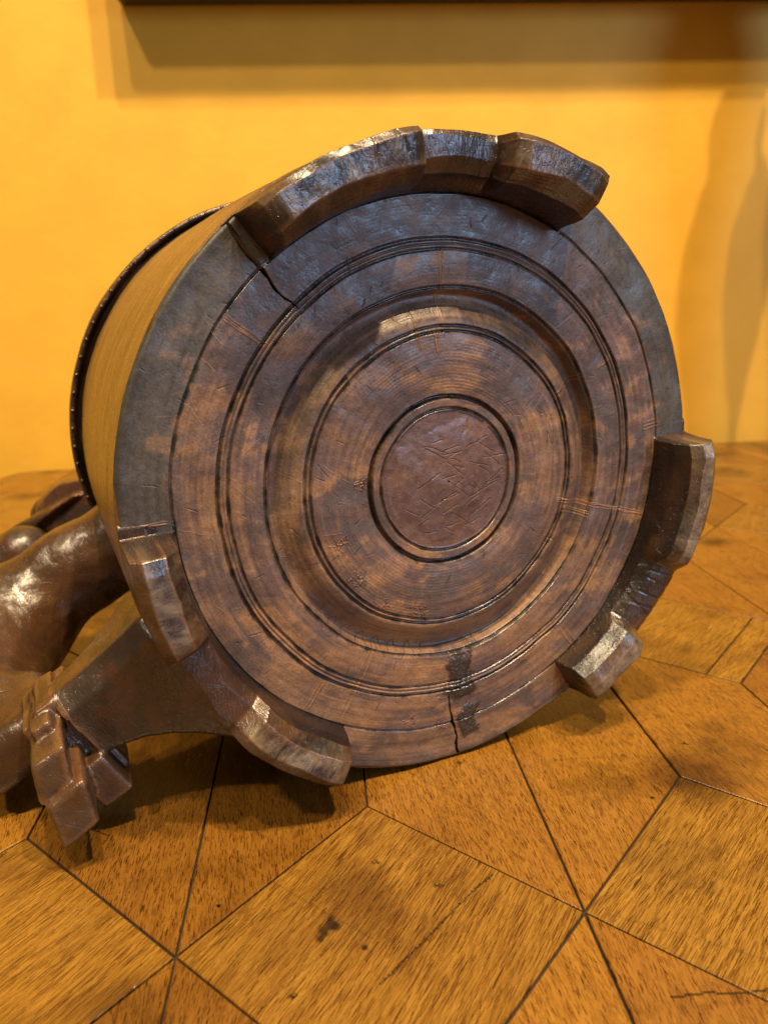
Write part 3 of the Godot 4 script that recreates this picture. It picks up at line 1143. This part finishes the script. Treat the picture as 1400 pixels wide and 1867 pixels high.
# handle coordinates: x outwards from the barrel's axis, y across the handle (down towards the table), z along the barrel; times R
func handle_mesh() -> ArrayMesh:
	var n1 := noise(161, 4.0, 3)
	var n2 := noise(162, 14.0, 3)
	var chain := [[Vector3(0.92, -0.085, -1.20), 0.172], [Vector3(1.20, -0.100, -1.235), 0.145], [Vector3(1.45, -0.09, -1.225), 0.155], [Vector3(1.62, -0.07, -1.10), 0.16]]
	var f := func(w: Vector3) -> float:
		var p := w / R
		var q := Vector3(p.x, p.y * 0.86, p.z)
		var d := 9.0
		for i in chain.size() - 1:
			d = smin(d, capsule(q, chain[i][0], chain[i + 1][0], chain[i][1], chain[i + 1][1]), 0.10)
		d = smin(d, rbox(p, Vector3(1.49, -0.19, -1.36), Vector3(2.0, 0.10, -0.56), 0.14), 0.30)
		d = smin(d, rbox(p, Vector3(1.40, -0.09, -0.68), Vector3(1.72, 0.10, -0.33), 0.06), 0.12)
		# lower arm: flat-sided, waisted, flaring into the barrel
		var x := clampf((p.x - 1.0) / 0.36, 0.0, 1.0)
		var wd := (1.0 - x) * (1.0 - x)
		var zf := -0.155 + 0.10 * wd
		var zb := -0.330 - 0.05 * wd
		var sl := -0.140 - 0.070 * wd
		var sh := 0.105 + 0.19 * wd
		var bo := Vector2(absf(p.y - (sl + sh) * 0.5) - (sh - sl) * 0.5, absf(p.z - (zf + zb) * 0.5) - (zf - zb) * 0.5) + Vector2(0.03, 0.03)
		var arm := bo.max(Vector2.ZERO).length() + minf(maxf(bo.x, bo.y), 0.0) - 0.03
		arm = maxf(arm, ((sl - p.y) + (p.z - zf)) * 0.707 + 0.04)
		arm = maxf(arm, maxf(p.x - 1.34, 0.85 - p.x))
		d = smin(d, arm, 0.04)
		# stepped mouldings and the carved terminal at the outer end
		var e := rbox(p, Vector3(1.30, -0.11, -0.45), Vector3(1.46, 0.20, -0.20), 0.010)
		e = minf(e, rbox(p, Vector3(1.33, -0.135, -0.42), Vector3(1.40, -0.06, -0.19), 0.008))
		e = minf(e, rbox(p, Vector3(1.36, -0.12, -0.42), Vector3(1.425, -0.03, -0.12), 0.008))
		e = minf(e, rbox(p - Vector3(0.5 * p.y, 0, 0), Vector3(1.385, -0.085, -0.36), Vector3(1.49, 0.03, -0.005), 0.009))
		e = minf(e, rbox(p - Vector3(0.35 * p.y, 0, 0), Vector3(1.355, 0.025, -0.36), Vector3(1.475, 0.165, 0.025), 0.010))
		e = minf(e, rbox(p, Vector3(1.325, 0.08, -0.38), Vector3(1.43, 0.235, -0.13), 0.010))
		d = minf(d, e)
		return (d + 0.007 * n1.get_noise_3dv(p) + 0.0024 * n2.get_noise_3dv(p)) * R
	var c1 := noise(163, 3.0, 4)
	var c2 := noise(164, 6.0, 4)
	return nets(f, Vector3(0.93, -0.36, -1.42) * R, Vector3(1.92, 0.34, 0.08) * R, 0.0115 * R, func(w: Vector3):
		var p := w / R
		var c := wood_color(c1.get_noise_3dv(p * 0.8), c2.get_noise_3dv(p)).lerp(Color(0.060, 0.029, 0.012), 0.6)
		# the front of the lower arm is darker
		c = c.lerp(Color(0.024, 0.018, 0.014).lerp(Color(0.06, 0.026, 0.016), sstep(0.0, 0.5, c2.get_noise_3dv(p * 1.4))), sstep(-0.24, -0.17, p.z) * sstep(1.36, 1.30, p.x) * 0.8)
		if p.z > -0.2 and p.x > 1.3:
			c = c.lerp(Color(0.060, 0.041, 0.025), clampf(0.30 + 0.7 * c2.get_noise_3dv(p * 2.0), 0.0, 1.0))
		return Color(c.r, c.g, c.b))

func thumb_mesh() -> ArrayMesh:
	var n1 := noise(171, 5.0, 3)
	var f := func(w: Vector3) -> float:
		var p := w / R
		# hinge strap lying along the handle's back
		var d := rbox(p, Vector3(0.90, -0.22, -1.58), Vector3(1.30, 0.0, -1.40), 0.04)
		d = smin(d, rbox(p, Vector3(1.25, -0.22, -1.62), Vector3(1.72, 0.0, -1.40), 0.05), 0.03)
		# thumb rest: a carved lump cut to a facet, and a pointed leaf that curls outwards
		var t := p + Vector3(0.0, 0.05, 0.10)
		var lump := smin(capsule(t, Vector3(1.00, -0.08, -1.56), Vector3(1.10, -0.12, -1.86), 0.20, 0.15), capsule(t, Vector3(1.08, -0.12, -1.80), Vector3(1.20, -0.15, -1.93), 0.15, 0.10), 0.04)
		lump = maxf(lump, (t - Vector3(1.12, -0.19, -1.80)).dot(Vector3(0.45, -0.55, 0.70)) - 0.05)
		d = smin(d, lump, 0.02)
		var leaf := capsule(t, Vector3(1.06, -0.10, -1.70), Vector3(1.45, -0.20, -1.96), 0.13, 0.012)
		leaf = maxf(leaf, (t - Vector3(1.2, -0.14, -1.80)).dot(Vector3(0.35, 0.40, 0.85)) - 0.035)
		d = minf(d, leaf)
		d = maxf(d, 0.035 - capsule(t, Vector3(1.28, -0.40, -1.66), Vector3(1.28, 0.10, -1.62), 0.05, 0.05))
		d = minf(d, capsule(t, Vector3(1.36, -0.15, -1.56), Vector3(1.56, -0.14, -1.60), 0.13, 0.12))
		d = smin(d, capsule(t, Vector3(1.62, -0.17, -1.58), Vector3(1.66, -0.12, -1.50), 0.12, 0.10), 0.02)
		return (d + 0.006 * n1.get_noise_3dv(p)) * R
	var c1 := noise(173, 3.0, 4)
	return nets(f, Vector3(0.90, -0.44, -2.2) * R, Vector3(1.80, 0.16, -1.34) * R, 0.0125 * R, func(w: Vector3):
		var c := wood_color(c1.get_noise_3dv(w / R), c1.get_noise_3dv(w / R * 2.0 + Vector3.ONE))
		return Color(c.r, c.g, c.b))
